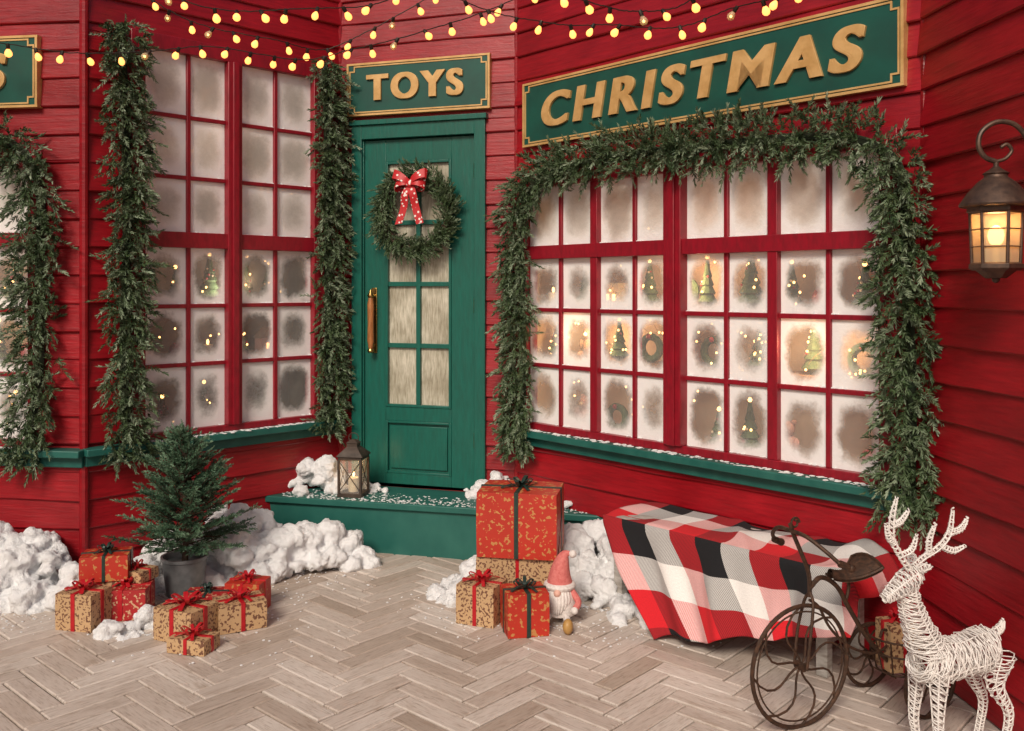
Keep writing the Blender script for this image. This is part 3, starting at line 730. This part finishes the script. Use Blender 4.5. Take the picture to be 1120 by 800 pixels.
# ------------------------------------------------------------------ gnome
mb=MB(); mb.T=Matrix.Translation((.215,4.12,0))@Matrix.Rotation(R(-12),4,'Z')@Matrix.Scale(1.05,4)
mb.lathe([(.03,.02),(.068,.035),(.075,.08),(.062,.13),(.045,.165),(.02,.18)],0,20)
pts=crom([(0,0,.15),(0,0,.20),(.008,0,.25),(.024,.0,.285),(.050,0,.295)],5); n=len(pts)
mb.tube(pts,[.055*(1-i/(n-1))**.9+.004 for i in range(n)],1,14); mb.tube([(.056*math.cos(a),.056*math.sin(a),.155) for a in [6.283*k/20 for k in range(20)]],.014,0,8,closed=True)
mb.ball((.056,0,.290),.017,0)
mb.ball((0,-.066,.138),.016,2)
for sg in (-1,1): mb.ball((sg*.022,-.055,.158),.0045,3,6,5)
for k in range(9):
    a=-.9+k*.225; mb.tube(crom([(.045*math.sin(a),-.052*math.cos(a),.14),(.055*math.sin(a),-.078*math.cos(a),.10),(.035*math.sin(a),-.082*math.cos(a),.055)],4),[.012]*4+[.011,.009,.007,.005,.002],0,7)
for sg in (-1,1):
    mb.tube(crom([(sg*.05,-.01,.14),(sg*.085,-.035,.10),(sg*.075,-.065,.075)],4),.014,1,8); mb.ball((sg*.074,-.07,.072),.016,0)
    mb.tube(crom([(sg*.035,-.05,.04),(sg*.05,-.10,.03),(sg*.055,-.13,.03)],4),.015,0,8)
    mb.ball((sg*.058,-.15,.033),.026,3,12,8,(.85,1.1,1.25))
mb.T=Matrix.Identity(4); mb.build('christmas_gnome',[PLUSH,PINK,SKIN,TANB],True,0)

# ------------------------------------------------------------------ potted fir
px,py=-1.605,4.48
e=empty('potted_fir_tree',(px,py,0)); mb=MB()
mb.lathe([(.080,.0),(.085,.01),(.105,.17),(.112,.175),(.112,.19),(.10,.19),(.095,.16),(.001,.16)],0,24)
mb.tube(crom([(0,0,.12),(.008,0,.3),(-.004,.006,.5),(.004,0,.74)],5),[.018-.001*i for i in range(16)],1,8)
S=[];rd=random.Random(12)
for i in range(190):
    h=rd.random()**1.1; z=.21+.54*h; a=i*2.4+rd.uniform(-.3,.3); bl=(.32*(1-h)**.8+.04)*rd.uniform(.55,1.12)
    el=.10+.85*h+rd.uniform(-.25,.25); d=Vector((math.cos(a)*math.cos(el),math.sin(a)*math.cos(el),math.sin(el)))
    q0=Vector((0,0,z)); q1=q0+d*bl+Vector((0,0,.02)); mb.tube([q0,q0+d*bl*.5-Vector((0,0,.006)),q1],[.004,.003,.001],1,5)
    tn=rd.gauss(.40,.18)
    m=int(bl/.019)+2
    for j in range(m):
        f=.25+.75*j/m; p=q0.lerp(q1,f); sd=d.cross(Vector((0,0,1))).normalized()*rd.choice((-1,1))
        dd=d*rd.uniform(.4,1)+sd*rd.uniform(0,1.1)+Vector((0,0,rd.uniform(-.25,.4)))
        S.append((*p,*dd,rd.uniform(.03,.065)*(1.15-.4*f),min(1,max(0,tn+rd.gauss(0,.1)))))
    S.append((*q1,*d,.04,min(1,max(0,tn+.2))))
for k in range(8): S.append((0,0,.66+.012*k,rd.uniform(-.4,.4),rd.uniform(-.4,.4),1,.07,.45))
needles('crown',S,NEEDT,22,.017,.0038,.85,e)
mb.build('pot_and_trunk',[ZINC,BARK],parent=e)

# ------------------------------------------------------------------ floor lantern
mb=MB(); mb.T=Matrix.Translation((-.925,5.34,.29))@Matrix.Rotation(R(-10),4,'Z'); w=.066
mb.box(-w-.008,w+.008,-w-.008,w+.008,.0,.022,0); mb.box(-w-.005,w+.005,-w-.005,w+.005,.215,.232,0)
for sx in (-1,1):
    for sy in (-1,1): mb.box(sx*w-.007,sx*w+.007,sy*w-.007,sy*w+.007,.022,.215,0)
for sy in (-1,1):
    mb.tube([(-w,sy*w,.03),(w,sy*w,.21)],.0028,0,6); mb.tube([(w,sy*(w+.002),.03),(-w,sy*(w+.002),.21)],.0028,0,6)
    mb.tube([(sy*w,-w,.03),(sy*w,w,.21)],.0028,0,6); mb.tube([(sy*(w+.002),w,.03),(sy*(w+.002),-w,.21)],.0028,0,6)
for i in range(4):
    a=[(-w,-w),(w,-w),(w,w),(-w,w)][i]; b=[(w,-w),(w,w),(-w,w),(-w,-w)][i]; k=.93
    mb.add([(a[0]*k,a[1]*k,.022),(b[0]*k,b[1]*k,.022),(b[0]*k,b[1]*k,.215),(a[0]*k,a[1]*k,.215)],[(0,1,2,3)],1)
mb.lathe([(.112,.232),(.11,.238),(.045,.285),(.045,.305),(.05,.308),(.02,.325)],0,4,math.pi/4)
mb.tube([(.03*math.cos(a),0,.335+.028*math.sin(a)) for a in [6.283*k/16 for k in range(16)]],.003,0,6,closed=True)
mb.lathe([(.03,.022),(.03,.10),(.026,.104),(.001,.1)],2,16); mb.ball((0,0,.122),.008,3,8,6,(1,1,2)); mb.T=Matrix.Identity(4)
cl=mb.build('candle_lantern',[simple('lantern_dark_wood',(.07,.045,.032),(.035,.022,.015),.6,0,20,.4),CGLASS,WAX,FLAME],True,.0015)
l=plight((-.925,5.34,.29+.165),.35,(1,.6,.3),.015); l.name='candle_light'; l.parent=cl

# ------------------------------------------------------------------ wall lantern
mb=MB(); lx,ly=1.535,2.90; mb.T=Matrix.Translation((lx,ly,0))
mb.lathe([(.070,1.555),(.078,1.562),(.078,1.575),(.068,1.58)],0,6,math.pi/6)
mb.lathe([(.03,1.53),(.06,1.556)],0,6,math.pi/6); mb.ball((0,0,1.527),.012,0)
mb.lathe([(.075,1.735),(.084,1.742),(.084,1.756),(.075,1.76)],0,6,math.pi/6)
for k in range(6):
    a=math.pi/6+k*math.pi/3; mb.tube([(.068*math.cos(a),.068*math.sin(a),1.575),(.074*math.cos(a),.074*math.sin(a),1.74)],.0055,0,6)
for z in (1.63,1.685):
    r=.0695+(.005)*(z-1.575)/.165; mb.tube([(r*math.cos(a),r*math.sin(a),z) for a in [math.pi/6+k*math.pi/3 for k in range(6)]],.0025,0,5,closed=True)
vs=[]
for z,r in ((1.577,.064),(1.738,.070)):
    for k in range(6): a=math.pi/6+k*math.pi/3; vs.append((r*math.cos(a),r*math.sin(a),z))
mb.add(vs,[(k,(k+1)%6,6+(k+1)%6,6+k) for k in range(6)],1)
mb.lathe([(.088,1.755),(.106,1.758),(.108,1.765),(.085,1.80),(.055,1.835),(.035,1.85),(.034,1.858),(.04,1.862),(.02,1.875),(.008,1.885),(.008,1.90)],0,24)
mb.tube([(0,0,1.58),(0,0,1.64)],.012,3,10); mb.ball((0,0,1.665),.024,2,12,8,(1,1,1.4))
wx=1.627+.0887*(3.616-2.85)-lx-.012
arm=crom([(0,0,1.90),(-.035,0,1.915),(-.055,0,1.95),(-.045,0,1.995),(0,0,2.025),(.055,0,2.02),(.095,0,1.98),(.12,0,1.92),(wx,0,1.88)],8)
mb.tube(arm,.0085,0,8); 
mb.tube(crom([(0,0,1.90),(.03,0,1.91),(.05,0,1.935),(.035,0,1.955),(.015,0,1.945)],6),.006,0,8)
mb.box(wx-.005,wx+.012,-.04,.04,1.78,1.98,0); mb.T=Matrix.Identity(4)
wl=mb.build('wall_lantern',[BRONZE,LGLASS,FLAME,WAX],True,.001)
l=plight((lx,ly,1.71),1.5,(1,.62,.32),.03); l.name='lantern_light'; l.parent=wl

# ------------------------------------------------------------------ bench + blanket
be=empty('garden_bench'); mb=MB(); mb.T=RW.M
for a in (1.10,2.13):
    for d in (.10,.36):
        mb.box(a-.024,a+.024,-d-.022,-d+.022,0,.40,0)
    mb.box(a-.016,a+.016,-.34,-.12,.12,.15,0); mb.box(a-.018,a+.018,-.34,-.12,.35,.40,0)
mb.box(1.12,2.11,-.376,-.356,.34,.398,0); mb.box(1.12,2.11,-.104,-.084,.34,.398,0)
for k in range(4): mb.box(1.04,2.20,-.155-.083*k,-.08-.083*k,.40,.425,0)
mb.T=Matrix.Identity(4); mb.build('bench_frame',[BENCHW],True,.004,be)
nu,nv=110,84; V=[];UV=[]
for i in range(nu+1):
    a=i/nu; st=1.03+(2.30-1.03)*a; sb=1.47+(2.31-1.47)*a; zb=.010+.225*a**1.1; db=.58-.10*a
    for j in range(nv+1):
        b=j/nv; 
        if b<.40:
            f=b/.40; d=.05+.355*f; z=.433+.006*math.sin(a*9+f*5)+.004*math.sin(a*23+f*3); s=st+.014*math.sin(f*7+a*3)
            z+=.034*math.exp(-((a-.88-.06*f)/.05)**2)*(1-.4*f)+.022*math.exp(-((a-.72+.05*f)/.035)**2)*math.exp(-((f-.3)/.4)**2)+.012*math.exp(-((a-.4-.2*f)/.03)**2)
            z-=.10*max(0,(a-.94)/.06)**2
            arc=.355*f
        else:
            f=(b-.40)/.60; e_=min(1,f/.08); zt=.433-.10*max(0,(a-.94)/.06)**2*.8+.03*math.exp(-((a-.94)/.05)**2)*(.6)*(1-e_)
            fold=(.022*math.sin(a*13+.8+2.2*f)+.014*math.sin(a*29+f*3)+.006*math.sin(a*53+f*5))*min(1,f*2.2)
            d=.405+.018*math.sin(e_*math.pi/2)+(db-.423)*f**1.1+fold; z=zt-.018*(1-math.cos(e_*math.pi/2))-(zt-.018-zb-.012*math.sin(a*17)*(1-a*.3))*max(0,f-.03)/.97
            s=st+(sb-st)*f**1.05+.014*math.sin(a*20+f*3)*f
            arc=.355+f*(.44-.15*a)
        z=max(z,.008)
        V.append(RW.p(s,d,z)); UV.append((a*1.24,arc))
me=MB(); F=[];U=[]
for i in range(nu):
    for j in range(nv):
        q=(i*(nv+1)+j,(i+1)*(nv+1)+j,(i+1)*(nv+1)+j+1,i*(nv+1)+j+1); F.append(q); U.append([UV[k] for k in q])
me.add(V,F,0,U); bl=me.build('plaid_blanket',[PLAID],True,0,None,None,80)
so=bl.modifiers.new('s','SOLIDIFY'); so.thickness=.006; so.offset=1

# ------------------------------------------------------------------ tricycle
mb=MB(); mb.T=Matrix.Translation((.985,3.12,0))@Matrix.Rotation(R(24),4,'Z')
def wheel(cx,cy,r,ns,rot=0):
    o=mb.T; mb.T=o@Matrix.Translation((cx,cy,r+.004))@Matrix.Rotation(rot,4,'Z')
    mb.tube([(r*math.cos(a),0,r*math.sin(a)) for a in [6.2832*k/48 for k in range(48)]],.0075,0,8,closed=True)
    if r>.15: mb.tube([(r*.90*math.cos(a),0,r*.90*math.sin(a)) for a in [6.2832*k/48 for k in range(48)]],.003,0,6,closed=True)
    mb.tube([(0,-.02,0),(0,.02,0)],.014,0,10)
    for k in range(ns):
        a=6.2832*k/ns; pts=[]
        for j in range(9):
            t=j/8; aa=a+.55*math.sin(t*math.pi)*1.0; pts.append((r*t*math.cos(aa),0,r*t*math.sin(aa)))
        mb.tube(pts,.004,0,6)
    mb.T=o
wheel(0,0,.205,8)
wheel(.46,-.13,.115,7); wheel(.46,.15,.115,7)
for sg in (-1,1):
    mb.tube(crom([(0,sg*.03,.204),(.015,sg*.032,.32),(.035,sg*.022,.42),(.04,0,.46)],6),.0055,0,7)
mb.tube(crom([(.04,0,.44),(.035,0,.52),(.0,0,.60),(-.03,0,.66),(-.045,0,.70)],6),.0075,0,8)
mb.tube(crom([(.02,-.16,.60),(-.01,-.13,.635),(-.035,-.07,.67),(-.04,0,.675),(-.035,.07,.67),(-.01,.13,.635),(.02,.16,.60)],6),.007,0,8)
for sg in (-1,1): mb.tube([(.02,sg*.16,.60),(.055,sg*.168,.585)],.012,0,8); mb.ball((.06,sg*.17,.583),.014,0)
mb.tube([(-.025+.02*math.cos(a)*(1-a/14),0,.70+.02*math.sin(a)*(1-a/14)) for a in [k*.35 for k in range(24)]],.004,0,6)
mb.tube(crom([(.038,0,.47),(.09,0,.50),(.16,0,.46),(.22,0,.37),(.30,0,.26),(.40,0,.16),(.46,0,.119)],7),.0085,0,8)
mb.tube(crom([(.038,0,.43),(.08,0,.40),(.13,0,.32),(.22,0,.24),(.33,0,.20),(.40,0,.22),(.41,0,.26),(.375,0,.275),(.36,0,.25)],7),.005,0,7)
mb.tube(crom([(.20,0,.40),(.215,0,.45),(.205,0,.50)],5),.006,0,7)
vs=[];fs=[]
for i in range(9):
    t=i/8; w=.018+.055*t**1.5; z=.515+.03*(t-.35)**2*3
    for j in range(7):
        u=j/6*2-1; vs.append((.13+.17*t,w*u,z-.025*u*u))
for i in range(8):
    for j in range(6): q=i*7+j; fs.append((q,q+7,q+8,q+1))
vs2=[(x,y,z-.012) for x,y,z in vs]; mb.add(vs,fs,0); mb.add(vs2,[f[::-1] for f in fs],0)
mb.tube([vs[j*7] for j in range(9)]+[vs[56+k] for k in range(7)]+[vs[j*7+6] for j in range(8,-1,-1)],.006,0,6)
mb.tube([(.46,-.16,.119),(.46,.18,.119)],.006,0,8)
for z,r in ((.12,.075),(.19,.095),(.245,.11)):
    mb.tube([(.46+r*math.cos(a),.01+r*math.sin(a),z) for a in [6.2832*k/28 for k in range(28)]],.0038,0,6,closed=True)
for k in range(12):
    a=6.2832*k/12; mb.tube([(.46+r*math.cos(a),.01+r*math.sin(a),z) for z,r in ((.12,.075),(.19,.095),(.245,.11))],.0028,0,5)
for k in range(4): mb.tube([(.46-.075+.05*k,.01-.06,.12),(.46-.075+.05*k,.01+.06,.12)],.003,0,5)
T3=mb.T.copy(); mb.T=Matrix.Identity(4)
mb.build('iron_tricycle_planter',[RUST],True,0)
q=T3@Vector((.455,.01,.125)); gift(q.x,q.y,q.z,.115,.10,.17,10,KRAFT,RIBR,.035,.016)

# ------------------------------------------------------------------ wire reindeer
mb=MB(); rd=random.Random(21)
def wind(pts,rs,turns,passes=2,wr=.0019,jit=.14):
    P=crom(pts,10); n=len(P); cr=crom([(r,0,0) for r in rs],10); RS=[max(.002,c.x) for c in cr]
    t0=(P[-1]-P[0]).normalized(); ref=Vector((0,1,0)) if abs(t0.y)<.8 else Vector((1,0,0))
    for ps in range(passes):
        ph=rd.uniform(0,6.28); sg=1 if ps%2==0 else -1; out=[]; N=int(turns*11)
        for i in range(N+1):
            f=i/N+rd.uniform(-.3,.3)/turns*.3; f=min(1,max(0,f)); x=f*(n-1); k=min(int(x),n-2); g=x-k
            c=P[k].lerp(P[k+1],g); r=RS[k]*(1-g)+RS[k+1]*g; t=(P[k+1]-P[k]).normalized(); u=t.cross(ref).normalized(); w=t.cross(u)
            an=ph+sg*2*math.pi*turns*i/N; rr=r*(1+rd.uniform(-jit,jit)); tilt=.5*math.sin(ps*2.1+ph)
            out.append(c+(u*math.cos(an)+w*math.sin(an))*rr+t*math.cos(an)*r*tilt)
        mb.tube(out,wr,0,5)
    for k in range(4):
        o=[]
        for j in range(0,n,3):
            t=(P[min(j+1,n-1)]-P[max(j-1,0)]).normalized(); u=t.cross(ref).normalized(); w=t.cross(u); a=k*math.pi/2+.4
            o.append(P[j]+(u*math.cos(a)+w*math.sin(a))*RS[j]*.97)
        if len(o)>1: mb.tube(o,wr*1.4,0,5)
wind([(1.265,2.845,.345),(1.31,2.86,.335),(1.41,2.90,.330),(1.50,2.935,.340),(1.555,2.955,.350)],[.045,.068,.058,.064,.035],17,5)
wind([(1.295,2.855,.37),(1.265,2.845,.44),(1.235,2.83,.51),(1.225,2.825,.575)],[.06,.045,.035,.030],11,4)
wind([(1.265,2.838,.612),(1.235,2.828,.605),(1.195,2.81,.585),(1.155,2.795,.562),(1.135,2.788,.552)],[.018,.034,.030,.020,.012],12,3)
for pts,rs in (([(1.285,2.895,.31),(1.28,2.90,.22),(1.276,2.905,.14),(1.284,2.905,.07),(1.272,2.90,.003)],[.03,.02,.014,.011,.014]),
  ([(1.315,2.815,.31),(1.31,2.81,.22),(1.308,2.805,.14),(1.314,2.805,.07),(1.302,2.80,.003)],[.03,.02,.014,.011,.014]),
  ([(1.525,2.985,.33),(1.505,2.99,.24),(1.545,3.0,.155),(1.535,3.0,.07),(1.523,3.0,.003)],[.042,.026,.014,.011,.014]),
  ([(1.555,2.91,.33),(1.535,2.905,.24),(1.578,2.905,.155),(1.568,2.905,.07),(1.556,2.90,.003)],[.042,.026,.014,.011,.014])):
    wind(pts,rs,15,2,.002)
wind([(1.56,2.957,.385),(1.585,2.965,.40),(1.595,2.968,.425)],[.014,.012,.005],7,2,.0018)
for sg in (-1,1): wind([(1.25,2.835+sg*.022,.628),(1.262,2.84+sg*.045,.645),(1.28,2.845+sg*.062,.648)],[.006,.014,.003],5,2,.0016)
a1=[[(1.225,2.815,.63),(1.19,2.80,.68),(1.160,2.79,.735),(1.158,2.785,.80),(1.172,2.785,.862)],[(1.165,2.79,.72),(1.145,2.78,.745),(1.135,2.775,.785)],[(1.158,2.785,.775),(1.185,2.785,.79),(1.210,2.785,.825)],[(1.19,2.80,.68),(1.225,2.80,.70),(1.24,2.80,.745)],
    [(1.245,2.845,.63),(1.285,2.86,.655),(1.335,2.865,.685),(1.372,2.87,.73),(1.385,2.87,.81)],[(1.345,2.867,.69),(1.385,2.87,.675),(1.425,2.872,.69)],[(1.372,2.87,.73),(1.41,2.87,.745),(1.43,2.87,.78)],[(1.305,2.862,.665),(1.305,2.86,.71),(1.325,2.86,.765)]]
for ch in a1: wind(ch,[.009]*(len(ch)-1)+[.004],max(5,int(6*len(ch)/2)),2,.0018,.2)
mb.build('wire_reindeer',[WHITEW],True,0)

# ------------------------------------------------------------------ lights / world / camera
w=bpy.data.worlds.new('World'); sc.world=w; w.use_nodes=True; n=w.node_tree.nodes; l=w.node_tree.links
sky=n.new('ShaderNodeTexSky'); sky.sky_type='NISHITA'; sky.sun_disc=False; sky.dust_density=3.0; sky.ozone_density=.4
el=R(38); sdir=Vector((-.32,-1,0)).normalized()*math.cos(el)+Vector((0,0,math.sin(el)))
sky.sun_elevation=el; sky.sun_rotation=math.atan2(sdir.x,sdir.y)
bg=n['Background']; l.new(sky.outputs[0],bg.inputs[0]); bg.inputs[1].default_value=.070
su=bpy.data.lights.new('sun','SUN'); su.energy=2.7; su.angle=R(18); su.color=(1,.89,.76)
so=bpy.data.objects.new('sun',su); so.rotation_euler=(-sdir).to_track_quat('-Z','Y').to_euler(); so.location=(0,-3,6); COL.objects.link(so)
cam=bpy.data.cameras.new('camera'); co=bpy.data.objects.new('camera',cam); COL.objects.link(co)
co.location=(0,0,1.5); co.rotation_euler=(R(90),0,0); cam.lens=36*1000/1120; cam.sensor_width=36; cam.shift_y=-85/1120; cam.clip_end=300; cam.clip_start=.05
sc.camera=co
sc.view_settings.view_transform='Standard'; sc.view_settings.look='None'; sc.view_settings.exposure=0; sc.view_settings.gamma=1
